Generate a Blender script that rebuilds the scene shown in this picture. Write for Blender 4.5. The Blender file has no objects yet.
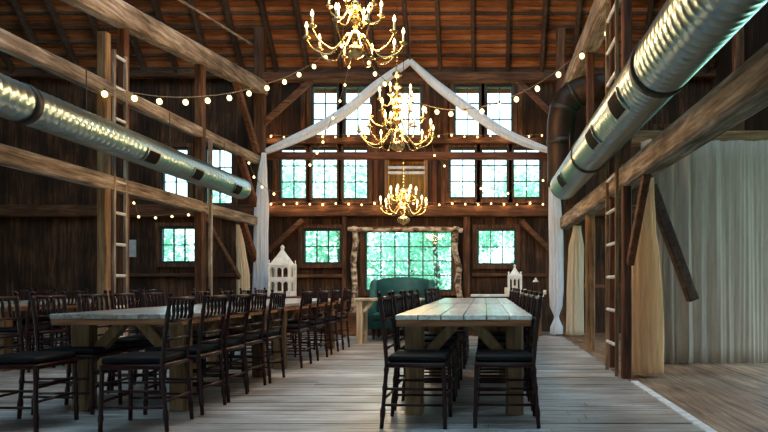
import bpy, bmesh, math, random
from mathutils import Vector, Matrix
R = random.Random(7)
sc = bpy.context.scene
col = sc.collection
PI = math.pi
VX, VY, F, EYE = 485.0, 284.0, 600.0, 0.985     # vanishing point and focal length in pixels, eye height

def P(x, y, d):
    """point of the barn at depth d seen at photo position x, y"""
    return Vector(((x - VX) / F * d, d, EYE + (VY - y) / F * d))

# ------------------------------------------------------------------ materials
def nt(name):
    m = bpy.data.materials.new(name); m.use_nodes = True
    t = m.node_tree; t.nodes.clear()
    o = t.nodes.new('ShaderNodeOutputMaterial'); b = t.nodes.new('ShaderNodeBsdfPrincipled')
    t.links.new(b.outputs[0], o.inputs[0])
    return m, t, b, o

def ramp(t, src, stops):
    r = t.nodes.new('ShaderNodeValToRGB')
    e = r.color_ramp.elements
    while len(e) < len(stops): e.new(0.5)
    for k, (p, c) in enumerate(stops):
        e[k].position = p; e[k].color = (*c, 1)
    t.links.new(src, r.inputs[0])
    return r.outputs[0]

def wood(name, dark, mid, light, axis='X', rough=0.65, board=None, vary=0.5, bump=0.25, scale=1.0, spec=0.3, per_object=True):
    """weathered timber, grain along axis; board=(axis letter, width) gives each board its own tone"""
    m, t, b, o = nt(name)
    N, L = t.nodes, t.links
    tc = N.new('ShaderNodeTexCoord'); mp = N.new('ShaderNodeMapping')
    L.new(tc.outputs['Object'], mp.inputs[0])
    s = {'X': (1.2, 16, 16), 'Y': (16, 1.2, 16), 'Z': (16, 16, 1.2)}[axis]
    mp.inputs['Scale'].default_value = [v * scale for v in s]
    n1 = N.new('ShaderNodeTexNoise'); n1.inputs['Scale'].default_value = 1.5; n1.inputs['Detail'].default_value = 7; n1.inputs['Roughness'].default_value = 0.65
    n1.inputs['Distortion'].default_value = 0.6
    L.new(mp.outputs[0], n1.inputs['Vector'])
    n2 = N.new('ShaderNodeTexNoise'); n2.inputs['Scale'].default_value = 1.7; n2.inputs['Detail'].default_value = 4
    L.new(tc.outputs['Object'], n2.inputs['Vector'])
    mx = N.new('ShaderNodeMath'); mx.operation = 'MULTIPLY_ADD'
    L.new(n2.outputs[0], mx.inputs[0]); mx.inputs[1].default_value = 0.55; L.new(n1.outputs[0], mx.inputs[2])
    c = ramp(t, mx.outputs[0], [(0.55, dark), (0.78, mid), (1.02, light)])
    fac = None
    if board:
        ax, w = board
        sp = N.new('ShaderNodeSeparateXYZ'); L.new(tc.outputs['Object'], sp.inputs[0])
        dv = N.new('ShaderNodeMath'); dv.operation = 'DIVIDE'; L.new(sp.outputs[ax], dv.inputs[0]); dv.inputs[1].default_value = w
        fl = N.new('ShaderNodeMath'); fl.operation = 'FLOOR'; L.new(dv.outputs[0], fl.inputs[0])
        wn = N.new('ShaderNodeTexWhiteNoise'); wn.noise_dimensions = '1D'; L.new(fl.outputs[0], wn.inputs['W'])
        fac = wn.outputs['Value']
    elif per_object:
        oi = N.new('ShaderNodeObjectInfo'); fac = oi.outputs['Random']
    if fac is not None:
        mr = N.new('ShaderNodeMapRange'); L.new(fac, mr.inputs[0]); mr.inputs[3].default_value = 1 - vary * 0.5; mr.inputs[4].default_value = 1 + vary * 0.5
        mm = N.new('ShaderNodeVectorMath'); mm.operation = 'SCALE'; L.new(c, mm.inputs[0]); L.new(mr.outputs[0], mm.inputs['Scale'])
        c = mm.outputs[0]
    L.new(c, b.inputs['Base Color'])
    b.inputs['Roughness'].default_value = rough
    b.inputs['Specular IOR Level'].default_value = spec
    bp = N.new('ShaderNodeBump'); bp.inputs['Strength'].default_value = bump; bp.inputs['Distance'].default_value = 0.02
    L.new(n1.outputs[0], bp.inputs['Height']); L.new(bp.outputs[0], b.inputs['Normal'])
    return m

def plain(name, c, rough=0.6, metal=0.0, noise=0.15, nscale=12.0, spec=0.4, bump=0.0, stretch=(1, 1, 1)):
    m, t, b, o = nt(name)
    N, L = t.nodes, t.links
    tc = N.new('ShaderNodeTexCoord'); mp = N.new('ShaderNodeMapping'); mp.inputs['Scale'].default_value = stretch
    L.new(tc.outputs['Object'], mp.inputs[0])
    n = N.new('ShaderNodeTexNoise'); n.inputs['Scale'].default_value = nscale; n.inputs['Detail'].default_value = 4
    L.new(mp.outputs[0], n.inputs['Vector'])
    lo = tuple(max(0, v * (1 - noise)) for v in c); hi = tuple(min(1, v * (1 + noise)) for v in c)
    L.new(ramp(t, n.outputs[0], [(0.3, lo), (0.7, hi)]), b.inputs['Base Color'])
    b.inputs['Roughness'].default_value = rough; b.inputs['Metallic'].default_value = metal
    b.inputs['Specular IOR Level'].default_value = spec
    if bump:
        bp = N.new('ShaderNodeBump'); bp.inputs['Strength'].default_value = bump; bp.inputs['Distance'].default_value = 0.01
        L.new(n.outputs[0], bp.inputs['Height']); L.new(bp.outputs[0], b.inputs['Normal'])
    return m

def glow(name, c, s):
    m, t, b, o = nt(name)
    b.inputs['Base Color'].default_value = (*c, 1)
    b.inputs['Emission Color'].default_value = (*c, 1); b.inputs['Emission Strength'].default_value = s
    return m

def fabric(name, c, trans=0.35):
    m, t, b, o = nt(name)
    N, L = t.nodes, t.links
    tc = N.new('ShaderNodeTexCoord'); n = N.new('ShaderNodeTexNoise'); n.inputs['Scale'].default_value = 6; L.new(tc.outputs['Object'], n.inputs['Vector'])
    mp = N.new('ShaderNodeMapping'); mp.inputs['Scale'].default_value = (5, 5, .5); L.new(tc.outputs['Object'], mp.inputs[0]); L.new(mp.outputs[0], n.inputs['Vector'])
    cc = ramp(t, n.outputs[0], [(0.35, tuple(v * 0.86 for v in c)), (0.62, c)])
    L.new(cc, b.inputs['Base Color']); b.inputs['Roughness'].default_value = 0.85; b.inputs['Specular IOR Level'].default_value = 0.15
    tr = N.new('ShaderNodeBsdfTranslucent'); L.new(cc, tr.inputs[0])
    mx = N.new('ShaderNodeMixShader'); mx.inputs[0].default_value = trans
    L.new(b.outputs[0], mx.inputs[1]); L.new(tr.outputs[0], mx.inputs[2]); L.new(mx.outputs[0], o.inputs[0])
    return m

def glass(name, tint=(0.93, 0.98, 0.98), gl=0.07):
    m, t, b, o = nt(name)
    N, L = t.nodes, t.links
    tr = N.new('ShaderNodeBsdfTransparent'); tr.inputs[0].default_value = (*tint, 1)
    g = N.new('ShaderNodeBsdfGlossy'); g.inputs['Roughness'].default_value = 0.02
    mx = N.new('ShaderNodeMixShader'); mx.inputs[0].default_value = gl
    L.new(tr.outputs[0], mx.inputs[1]); L.new(g.outputs[0], mx.inputs[2]); L.new(mx.outputs[0], o.inputs[0])
    return m

M = {}
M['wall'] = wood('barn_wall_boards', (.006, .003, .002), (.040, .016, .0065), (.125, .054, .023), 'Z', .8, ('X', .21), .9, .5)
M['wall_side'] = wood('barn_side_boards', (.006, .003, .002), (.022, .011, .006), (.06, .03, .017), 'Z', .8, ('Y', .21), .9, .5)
M['roof'] = wood('roof_sheathing', (.07, .022, .008), (.27, .095, .034), (.42, .18, .075), 'X', .8, ('Y', .165), .7, .4)
M['rafter'] = wood('rafter_wood', (.02, .010, .007), (.055, .030, .020), (.11, .07, .05), 'Y', .8)
M['floor'] = wood('plank_floor', (.09, .062, .045), (.34, .315, .29), (.68, .68, .68), 'X', .36, ('Y', .15), .75, .6, spec=.6)
M['floor_side'] = wood('side_aisle_planks', (.07, .038, .02), (.20, .12, .07), (.33, .22, .14), 'Y', .7, ('X', .2), .5, .4)
for a in 'XYZ':
    M['grey' + a] = wood('weathered_beam_' + a, (.05, .034, .024), (.25, .19, .145), (.62, .53, .45), a, .8, None, .25, .7)
    M['brown' + a] = wood('brown_timber_' + a, (.020, .008, .003), (.085, .034, .014), (.20, .092, .042), a, .75, None, .4, .5)
    M['red' + a] = wood('red_stained_timber_' + a, (.022, .007, .004), (.10, .033, .015), (.20, .075, .034), a, .7, None, .3, .4)
    M['tan' + a] = wood('tan_timber_' + a, (.06, .028, .012), (.21, .112, .05), (.38, .235, .12), a, .75, None, .3, .5)
M['table_top'] = wood('table_top_planks', (.17, .13, .10), (.36, .33, .30), (.56, .55, .53), 'Y', .22, ('X', .166), .35, .10, spec=1.0)
M['table_edge'] = wood('table_edge_wood', (.09, .03, .012), (.30, .12, .05), (.45, .21, .09), 'X', .6)
M['table_leg'] = wood('table_leg_pine', (.08, .04, .015), (.19, .10, .042), (.30, .18, .085), 'Z', .6)
M['pine'] = wood('pale_pine', (.30, .21, .12), (.52, .40, .26), (.70, .60, .44), 'Z', .6)
for k_, (cw, cr_) in (('table_top', (.8, .38)), ('floor', (.35, .30))):
    q_ = [n for n in M[k_].node_tree.nodes if n.type == 'BSDF_PRINCIPLED'][0]
    q_.inputs['Coat Weight'].default_value = cw; q_.inputs['Coat Roughness'].default_value = cr_
M['chair'] = plain('mahogany_lacquer', (.020, .004, .004), .32, 0, .4, 20, .18)
M['cushion'] = plain('black_vinyl_cushion', (.004, .004, .005), .55, 0, .3, 10, .12)
M['sash'] = plain('dark_window_sash', (.025, .030, .028), .5, 0, .3, 14)
M['glass'] = glass('window_glass')
M['duct'] = plain('galvanised_spiral_duct', (.36, .48, .50), .30, 1.0, .06, 1.2, .5, 0, (1, 1, 1))
M['duct_dark'] = plain('rusty_dark_duct', (.035, .022, .016), .5, .7, .5, 4)
M['black'] = plain('black_paint', (.006, .006, .006), .8, 0, .3, 12, .1)
M['iron'] = plain('dark_iron', (.05, .045, .04), .5, .8)
M['zinc'] = plain('zinc_collar', (.33, .36, .36), .35, 1.0)
M['brass'] = plain('polished_brass', (.62, .42, .17), .27, 1.0, .2)
M['candle'] = plain('ivory_candle_sleeve', (.85, .76, .55), .5)
M['flame'] = glow('candle_bulb_light', (1.0, .74, .34), 4.5)
M['bulb'] = glow('globe_bulb_light', (1.0, .76, .30), 2.3)
M['fairy'] = glow('fairy_bulb_light', (1.0, .60, .22), 3.2)
M['cable'] = plain('string_cable', (.16, .12, .08), .6)
M['white_fab'] = fabric('white_drape_fabric', (.86, .90, .97), .38)
M['cream_fab'] = fabric('cream_drape_fabric', (.78, .70, .55), .38)
M['gold_fab'] = fabric('gold_drape_fabric', (.95, .72, .46), .5)
M['grey_fab'] = fabric('grey_drape_fabric', (.62, .53, .44), .5)
M['teal'] = plain('teal_velvet', (.014, .085, .085), .65, 0, .25, 9, .4)
M['white_paint'] = plain('chalky_white_paint', (.74, .73, .70), .6, 0, .12, 14)
M['paper'] = plain('grey_paper', (.42, .42, .42), .8)
M['sill_white'] = plain('whitewashed_board', (.62, .64, .64), .6, 0, .25, 10)
M['gold_panel'] = wood('golden_back_panel', (.14, .06, .015), (.38, .20, .06), (.62, .38, .14), 'Z', .5)  # gold tone paints in the warm lamplight seen in the recess
M['bark'] = wood('tree_bark', (.05, .04, .03), (.12, .09, .07), (.2, .17, .13), 'Z', .9)
M['grass'] = plain('lawn', (.10, .28, .10), .9, 0, .4, 4)

def leafmat():
    m, t, b, o = nt('leafy_foliage')
    N, L = t.nodes, t.links
    tc = N.new('ShaderNodeTexCoord'); n = N.new('ShaderNodeTexNoise'); n.inputs['Scale'].default_value = 1.6; n.inputs['Detail'].default_value = 5
    L.new(tc.outputs['Object'], n.inputs['Vector'])
    cc = ramp(t, n.outputs[0], [(0.32, (.24, .56, .40)), (0.5, (.38, .70, .53)), (0.66, (.58, .85, .70))])
    L.new(cc, b.inputs['Base Color']); b.inputs['Roughness'].default_value = .6
    tr = N.new('ShaderNodeBsdfTranslucent'); L.new(cc, tr.inputs[0])
    mx = N.new('ShaderNodeMixShader'); mx.inputs[0].default_value = .4
    L.new(b.outputs[0], mx.inputs[1]); L.new(tr.outputs[0], mx.inputs[2]); L.new(mx.outputs[0], o.inputs[0])
    return m
M['leaf'] = leafmat()

def birchmat():
    m, t, b, o = nt('birch_bark')
    N, L = t.nodes, t.links
    tc = N.new('ShaderNodeTexCoord'); mp = N.new('ShaderNodeMapping'); mp.inputs['Scale'].default_value = (4, 4, 6)
    L.new(tc.outputs['Object'], mp.inputs[0])
    n = N.new('ShaderNodeTexNoise'); n.inputs['Scale'].default_value = 2.2; n.inputs['Detail'].default_value = 5
    L.new(mp.outputs[0], n.inputs['Vector'])
    L.new(ramp(t, n.outputs[0], [(0.38, (.05, .03, .02)), (0.48, (.30, .18, .10)), (0.62, (.60, .50, .38))]), b.inputs['Base Color'])
    b.inputs['Roughness'].default_value = .75
    return m
M['birch'] = birchmat()

# ------------------------------------------------------------------ mesh builders
class MB:
    def __init__(s): s.v = []; s.f = []
    def add(s, vs, fs):
        k = len(s.v); s.v += [tuple(v) for v in vs]; s.f += [tuple(i + k for i in f) for f in fs]; return s
    def box(s, x0, x1, y0, y1, z0, z1, mat=None):
        vs = [Vector(p) for p in ((x0,y0,z0),(x1,y0,z0),(x1,y1,z0),(x0,y1,z0),(x0,y0,z1),(x1,y0,z1),(x1,y1,z1),(x0,y1,z1))]
        if mat: vs = [mat @ v for v in vs]
        return s.add(vs, [(0,3,2,1),(4,5,6,7),(0,1,5,4),(1,2,6,5),(2,3,7,6),(3,0,4,7)])
    def bar(s, a, b, w, h, up=(0, 0, 1), ch=0.12):
        """timber between two points, chamfered section w x h, slight waver like a hewn beam"""
        a, b = Vector(a), Vector(b); d = (b - a).normalized(); up = Vector(up)
        if abs(d.dot(up)) > .95: up = Vector((0, 1, 0))
        sx = d.cross(up).normalized(); sy = sx.cross(d).normalized()
        c = min(w, h) * ch
        prof = [(-w/2+c,-h/2),(w/2-c,-h/2),(w/2,-h/2+c),(w/2,h/2-c),(w/2-c,h/2),(-w/2+c,h/2),(-w/2,h/2-c),(-w/2,-h/2+c)]
        n = max(2, int((b - a).length / .45)); rr = random.Random(int(abs(a.x * 37 + a.y * 91 + a.z * 13) * 10))
        rings = []
        for i in range(n + 1):
            p = a.lerp(b, i / n); g = 1 + (rr.random() - .5) * .07
            rings.append([p + sx * (u * g) + sy * (v * (1 + (rr.random() - .5) * .05)) for u, v in prof])
        return s.loft(rings)
    def loft(s, rings, cap=True, closed=True):
        k = len(rings[0]); vs = [v for r in rings for v in r]; fs = []
        for i in range(len(rings) - 1):
            for j in range(k if closed else k - 1):
                a, b = i * k + j, i * k + (j + 1) % k
                fs.append((a, b, b + k, a + k))
        if cap and closed:
            fs.append(tuple(reversed(range(k)))); fs.append(tuple(range((len(rings) - 1) * k, len(rings) * k)))
        return s.add(vs, fs)
    def tube(s, pts, rad, n=8, cap=True):
        pts = [Vector(p) for p in pts]
        if not isinstance(rad, (list, tuple)): rad = [rad] * len(pts)
        rings = []; prev = None
        for i, p in enumerate(pts):
            d = (pts[min(i + 1, len(pts) - 1)] - pts[max(i - 1, 0)]).normalized()
            if prev is None:
                up = Vector((0, 0, 1)) if abs(d.z) < .9 else Vector((1, 0, 0))
                prev = d.cross(up).normalized()
            sx = (prev - d * prev.dot(d)).normalized(); sy = d.cross(sx); prev = sx
            rings.append([p + (sx * math.cos(2*PI*j/n) + sy * math.sin(2*PI*j/n)) * rad[i] for j in range(n)])
        return s.loft(rings, cap)
    def lathe(s, prof, c=(0, 0, 0), n=12):
        c = Vector(c)
        return s.loft([[c + Vector((r*math.cos(2*PI*j/n), r*math.sin(2*PI*j/n), z)) for j in range(n)] for r, z in prof])
    def ball(s, c, r, n=8, sz=1.0):
        m = max(4, n // 2 + 1)
        return s.lathe([(max(.0008, r*math.sin(PI*i/m)), -r*sz*math.cos(PI*i/m)) for i in range(m + 1)], c, n)
    def rbox(s, x0, x1, y0, y1, z0, z1, bev=.02, seg=3, mat=None):
        bm = bmesh.new(); bmesh.ops.create_cube(bm, size=1)
        for v in bm.verts:
            v.co = Vector(((x0+x1)/2 + v.co.x*(x1-x0), (y0+y1)/2 + v.co.y*(y1-y0), (z0+z1)/2 + v.co.z*(z1-z0)))
        bmesh.ops.bevel(bm, geom=list(bm.edges), offset=bev, segments=seg, profile=.5, affect='EDGES')
        bm.verts.index_update()
        vs = [mat @ v.co if mat else v.co.copy() for v in bm.verts]; fs = [tuple(v.index for v in f.verts) for f in bm.faces]
        bm.free(); return s.add(vs, fs)
    def build(s, name, mat, parent=None, smooth=False, **kw):
        me = bpy.data.meshes.new(name); me.from_pydata(s.v, [], s.f); me.validate(); me.update()
        bm = bmesh.new(); bm.from_mesh(me); bmesh.ops.recalc_face_normals(bm, faces=bm.faces); bm.to_mesh(me); bm.free()
        if smooth:
            for p in me.polygons: p.use_smooth = True
        me.materials.append(mat)
        o = bpy.data.objects.new(name, me); col.objects.link(o)
        if parent: o.parent = parent
        return tag(o, **kw)

def tag(o, label=None, cat=None, group=None, kind=None):
    if label: o['label'] = label
    if cat: o['category'] = cat
    if group: o['group'] = group
    if kind: o['kind'] = kind
    return o

def empty(name, loc=(0, 0, 0), rz=0, **kw):
    o = bpy.data.objects.new(name, None); col.objects.link(o); o.location = loc; o.rotation_euler = (0, 0, rz)
    o.empty_display_size = .1
    return tag(o, **kw)

def copy_tree(o, parent=None):
    c = o.copy(); col.objects.link(c)
    if parent: c.parent = parent
    for ch in o.children: copy_tree(ch, c)
    return c

def catmull(pts, k=6):
    pts = [Vector(p) for p in pts]; out = []
    for i in range(len(pts) - 1):
        p0, p1, p2, p3 = pts[max(i-1, 0)], pts[i], pts[i+1], pts[min(i+2, len(pts)-1)]
        for j in range(k):
            t = j / k
            out.append(.5*((2*p1) + (p2-p0)*t + (2*p0-5*p1+4*p2-p3)*t*t + (3*p1-p0-3*p2+p3)*t**3))
    out.append(pts[-1]); return out

# ------------------------------------------------------------------ room shell
D = 12.4                     # back wall
XL, XR, YB = -10.6, 4.7, -4.0
EDGE = 1.47                  # where the hall floor meets the right side aisle
WT = 5.35                    # wall top

# hall floor: boards run across the hall
f = MB(); y = YB; r = random.Random(3)
while y < D + .05:
    x = XL
    while x < EDGE:
        x2 = min(EDGE + (r.random() - .5) * .03, x + 2.2 + r.random() * 2.4)
        if EDGE - x2 < .5: x2 = EDGE + (r.random() - .5) * .03
        dz = r.random() * .006
        f.box(x, x2 - .004, y + .004, y + .145, -.05, -.006 + dz)
        x = x2
        if x > EDGE - .05: break
    y += .15
f.build('floor', M['floor'], kind='structure', label='weathered grey plank floor of the hall', cat='floor')
f = MB(); x = EDGE + .02; r = random.Random(5)
while x < XR:
    f.box(x + .002, x + .198, YB, D, -.09, -.03 + r.random() * .004); x += .2
f.build('floor_side_aisle', M['floor_side'], kind='structure', label='brown plank floor of the right side aisle, a little lower', cat='floor')
MB().box(XL - .2, XR + .2, YB - .2, D + .2, -.30, -.09).build('floor_base', M['brownX'], kind='structure', label='dark timber deck under the floor planks', cat='floor')
# floor rim board, its pale colour stands for the light on it
g = MB(); 
g.bar((EDGE + .035, 3.0, -.005), (EDGE + .035, 6.05, -.005), .07, .03)
g.build('floor_edge_board', M['sill_white'], kind='structure', label='pale worn board edging the plank floor at right', cat='floor trim')

holes = []
wins = []
def X_(x): return (x - VX) / F * D
def Z_(y): return EYE + (VY - y) / F * D
SASH = .05
wi = [0]
def window(x0, x1, y0, y1, cols, rows, label, casing=True, midbars=()):
    wi[0] += 1
    X0, X1, Z0, Z1 = X_(x0), X_(x1), Z_(y1), Z_(y0)
    holes.append((X0 - SASH, X1 + SASH, Z0 - SASH, Z1 + SASH))
    root = empty('window_%d' % wi[0], ((X0 + X1)/2, D, Z0), kind='structure', label=label, cat='window')
    cx = (X0 + X1)/2
    a, b, h = X0 - cx, X1 - cx, Z1 - Z0
    s = MB(); y0_, y1_ = -.035, .045
    s.box(a - SASH, a, y0_, y1_, -SASH, h + SASH); s.box(b, b + SASH, y0_, y1_, -SASH, h + SASH)
    s.box(a, b, y0_, y1_, -SASH, 0); s.box(a, b, y0_, y1_, h, h + SASH)
    s.build('window_frame', M['sash'], root)
    s = MB(); w = .0105
    for i in range(1, cols):
        xx = a + (b - a) * i / cols; ww = w * (1.6 if i in midbars else 1)
        s.box(xx - ww, xx + ww, -.02, .02, 0, h)
    for j in range(1, rows):
        zz = h * j / rows; s.box(a, b, -.018, .018, zz - w, zz + w)
    s.build('muntin', M['sash'], root)
    MB().box(a, b, .022, .026, 0, h).build('pane', M['glass'], root)
    if casing:
        c = .075
        s = MB(); q = SASH
        for (u0, u1, v0, v1) in ((a-q-c, a-q, -q-c, h+q+c), (b+q, b+q+c, -q-c, h+q+c), (a-q, b+q, h+q, h+q+c), (a-q, b+q, -q-c, -q)):
            s.box(u0, u1, -.075, -.036, v0, v1)
        s.build('casing', M['brownZ'], root)
    return root

top_pos = ['leftmost window of the top row behind the white swag', 'second window of the top row, left of the large chandelier', 'middle top window directly behind the large chandelier']
for (a, b), l in zip([(314, 337), (346, 370), (397, 420)], top_pos): window(a, b, 88, 135, 2, 3, 'dark-sashed six-pane ' + l)
window(456, 478.5, 88, 135, 2, 3, 'dark-sashed six-pane top window, fourth from left, behind right swag')
window(487.5, 511, 88, 135, 2, 3, 'rightmost dark-sashed six-pane window of the top row')
for (a, b), l in zip([(164.6, 188), (208, 232)], ['half hidden by left duct, farther left', 'beyond the left duct end, nearer the drape']):
    window(a, b, 150, 198 if a < 200 else 203, 2, 3, 'six-pane middle-row window ' + l)
for (a, b), l in zip([(282, 306), (312.5, 337), (344, 367)], ['first of the left trio under the long tie beam', 'centre of the left trio under the tie beam', 'third of the left trio, beside the gold-lit panel']):
    window(a, b, 150, 198, 2, 3, 'six-pane window, ' + l)
for (a, b), l in zip([(451, 474.5), (482.5, 506.5), (514, 539)], ['first of the right trio under the tie beam', 'centre of the right trio under the tie beam', 'last of the right trio, beside the right drape']):
    window(a, b, 150, 197, 2, 3, 'six-pane window, ' + l)
window(163, 196, 229, 261, 3, 2, 'small low window at far left beyond the tall post')
window(305.5, 340, 231, 262, 3, 2, 'small low window above the white birdhouse, left of the birch frame')
window(479, 514, 231, 263, 3, 2, 'small low window above the console table, right of birch frame')
window(367, 451, 232.5, 289.5, 6, 4, 'large many-paned window behind the teal settee', midbars=(3,))
window(659, 668, 131, 140, 1, 1, 'tiny high window with orange casing in the right aisle')
# recess behind the small chandelier, lamplight painted in as gold
NX0, NX1, NZ0, NZ1 = X_(388), X_(425), Z_(204), Z_(160)
holes.append((NX0, NX1, NZ0, NZ1))

def boards(axis, a0, a1, z0, z1, holes, place, pitch=.21, seed=1):
    """vertical board cladding as one mesh, openings cut out"""
    r = random.Random(seed); s = MB(); k = math.floor(a0 / pitch)
    cuts = sorted({h[0] for h in holes} | {h[1] for h in holes})
    while k * pitch < a1:
        e0, e1 = max(a0, k * pitch + .003), min(a1, (k + 1) * pitch - .003)
        th = .03 + r.random() * .014
        es = [e0] + [c for c in cuts if e0 < c < e1] + [e1]
        for u, v in zip(es, es[1:]):
            mid = (u + v)/2; zs = [(z0, z1)]
            for h in holes:
                if h[0] < mid < h[1]:
                    nz = []
                    for p, q in zs:
                        if h[3] <= p or h[2] >= q: nz.append((p, q)); continue
                        if h[2] > p: nz.append((p, h[2]))
                        if h[3] < q: nz.append((h[3], q))
                    zs = nz
            for p, q in zs: place(s, u, v, p, q, th)
        k += 1
    return s
s = boards('X', XL, XR, -.1, WT, holes, lambda s, u, v, p, q, th: s.box(u, v, D - th + .03, D + .06, p, q))
# solid backing so no daylight shows between the boards
s2 = boards('X', XL, XR, -.1, WT, holes, lambda s, u, v, p, q, th: s.box(u - .003, v + .003, D + .055, D + .10, p, q))
s.v, s.f = s.v, s.f
k0 = len(s.v); s.v += s2.v; s.f += [tuple(i + k0 for i in f_) for f_ in s2.f]
s.build('wall_back', M['wall'], kind='structure', label='dark vertical-board back wall of the barn with rows of windows', cat='wall')
TAN = 1.2
def roofz(y): return WT + TAN * (min(D - y, y - YB) if False else (D - y if y > 4.2 else y - YB))
RZ = WT + TAN * (D - 4.2)
def side(x0, x1, name, holes, label):
    def pl(s, u, v, p, q, th):
        if q > WT - .01:
            za, zb = roofz(u), roofz(v)
            s.add([(x0,u,p),(x1,u,p),(x1,v,p),(x0,v,p),(x0,u,za),(x1,u,za),(x1,v,zb),(x0,v,zb)], [(0,3,2,1),(4,5,6,7),(0,1,5,4),(1,2,6,5),(2,3,7,6),(3,0,4,7)])
        else: s.box(x0, x1, u, v, p, q)
    s = boards('Y', YB, D + .1, -.1, WT, holes, pl, seed=4)
    MBs = MB(); 
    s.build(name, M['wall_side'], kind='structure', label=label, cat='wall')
side(XL - .06, XL, 'wall_left', [(1.0, 3.4, 0, 2.6)], 'dark boarded left wall of the barn')  # out-of-view opening added in this wall to let in side light
side(XR, XR + .06, 'wall_right', [(5.4, 10.6, .0, 3.0)], 'dark boarded right wall of the side aisle with a wide opening')  # unseen opening added so daylight reaches the aisle drapes
s = boards('X', XL, XR, -.1, WT, [(-1.6, 1.2, 0, 2.3)], lambda s, u, v, p, q, th: s.box(u, v, YB - .1, YB - .05, p, q), seed=9)  # unseen doorway added here as fill light from behind
s.build('wall_rear', M['wall'], kind='structure', label='boarded wall behind the viewer with a wide barn door opening', cat='wall')

# roof: sloping boards with dark gaps, an added ridge skylight to brighten floor and tables
SKY0, SKY1, SKX0, SKX1 = -.4, 8.6, -7.0, 3.4
ang = math.atan(TAN)
s = MB(); L_ = (D - 4.2) / math.cos(ang)
k = 0; r = random.Random(8)
while k * .257 < L_:
    a = k * .257
    spans = [(XL, XR)] if D - (a + .257) * math.cos(ang) > SKY1 else [(XL, SKX0), (SKX1, XR)]
    for xa, xb in spans:
        u0, u1 = a + .014, a + .257 - .002
        th = .02 + r.random() * .012
        pts = []
        for u, n in ((u0, 0), (u1, 0), (u1, th), (u0, th)):
            pts.append((D - u * math.cos(ang) - n * math.sin(ang), WT + u * math.sin(ang) - n * math.cos(ang)))
        s.add([(xa, p[0], p[1]) for p in pts] + [(xb, p[0], p[1]) for p in pts], [(0,1,2,3),(7,6,5,4),(0,4,5,1),(1,5,6,2),(2,6,7,3),(3,7,4,0)])
    k += 1
# continuous underlay and the rear slope
def slab(s, ya, za, yb, zb, t, xa=XL-.1, xb=XR+.1):
    s.add([(xa,ya,za),(xb,ya,za),(xb,yb,zb),(xa,yb,zb),(xa,ya,za+t),(xb,ya,za+t),(xb,yb,zb+t),(xa,yb,zb+t)], [(0,3,2,1),(4,5,6,7),(0,1,5,4),(1,2,6,5),(2,3,7,6),(3,0,4,7)])
for e, lim in ((D + .3, SKY1), (YB - .3, SKY0)):
    zl = roofz(lim) + .03
    slab(s, e, WT - .36 + .03, lim, zl, .05)
    slab(s, lim, zl, 4.2, RZ + .03, .05, XL - .1, SKX0); slab(s, lim, zl, 4.2, RZ + .03, .05, SKX1, XR + .1)
s.build('ceiling', M['roof'], kind='structure', label='reddish brown board roof sloping up from the back wall', cat='ceiling')
root = empty('window_skylight', (0, 4.2, RZ), kind='structure', label='long glazed skylight along the roof ridge', cat='window')
for lim in (SKY1, SKY0):
    q = MB(); slab(q, lim - 4.2, roofz(lim) + .04 - RZ, 0, .04, .01, SKX0, SKX1); q.build('pane', M['glass'], root)
x = XL + .3; n = 0
while x < XR:
    n += 1
    xx = x + R.uniform(-.03, .03)
    a = Vector((xx, D - .05, WT - .12)); dr = Vector((0, -math.cos(ang), math.sin(ang)))
    pos = ('%d' % n)
    s = MB(); s.bar(a, a + dr * (L_ - .3), .075, .15)
    s.build('rafter', M['rafter'], kind='structure', label='sloping dark roof rafter above the back windows', cat='rafter', group='roof rafters')
    x += .672
for k in range(9):
    u = .10 + k * .268; n_ = .055
    yy, zz = D - u * math.cos(ang) - n_ * math.sin(ang), WT + u * math.sin(ang) - n_ * math.cos(ang)
    MB().bar((XL, yy, zz), (XR, yy, zz), .05, .05).build('purlin', M['rafter'], kind='structure', label='thin dark purlin running across under the roof boards', cat='purlin', group='roof purlins')
# ------------------------------------------------------------------ timbers
def timber(name, a, b, w, h, mat, label, cat='beam', group=None):
    return MB().bar(a, b, w, h).build(name, M[mat], kind='structure', label=label, cat=cat, group=group)
def wz(y): return Z_(y)
BD = 11.6    # depth of the far bent
LX, RX = -4.35, 1.52
# on the back wall
timber('timber_beam', (XL, D - .09, wz(211.5)), (XR, D - .09, wz(211.5)), .16, .24, 'brownX', 'heavy brown sill beam on back wall under the fairy lights')
timber('timber_beam', (X_(262), D - .07, wz(142)), (X_(552), D - .07, wz(142)), .1, .12, 'brownX', 'brown rail between the two upper rows of windows')
timber('timber_beam', (XL, D - .1, wz(76)), (XR, D - .1, wz(76)), .16, .16, 'brownX', 'brown wall plate at the foot of the roof boards')
timber('timber_rail', (X_(272), D - .05, wz(276)), (X_(345), D - .05, wz(276)), .06, .07, 'brownX', 'thin dado rail on back wall left of birch frame')
timber('timber_rail', (X_(472), D - .05, wz(275)), (X_(548), D - .05, wz(275)), .06, .07, 'brownX', 'thin dado rail on back wall above the console table')
timber('timber_rail', (X_(100), D - .05, wz(275)), (X_(262), D - .05, wz(275)), .06, .07, 'brownX', 'thin dado rail on back wall at far left')
for x, l in ((345.5, 'left of the birch window frame'), (467, 'right of the birch window frame')):
    timber('timber_post', (X_(x), D - .08, 0), (X_(x), D - .08, wz(217)), .14 if x > 400 else .09, .11, 'brownZ', 'brown wall post ' + l, 'post')
for x, l in ((376.5, 'left of the gold-lit panel'), (435, 'right of the gold-lit panel'), (276, 'left of the left window trio'), (545, 'right of the right window trio'), (443.5, 'left of the right window trio')):
    timber('wall_stud', (X_(x), D - .06, wz(205)), (X_(x), D - .06, wz(150)), .09, .07, 'redZ' if x in (376.5, 435) else 'brownZ', 'upright wall stud ' + l, 'post')
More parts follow.
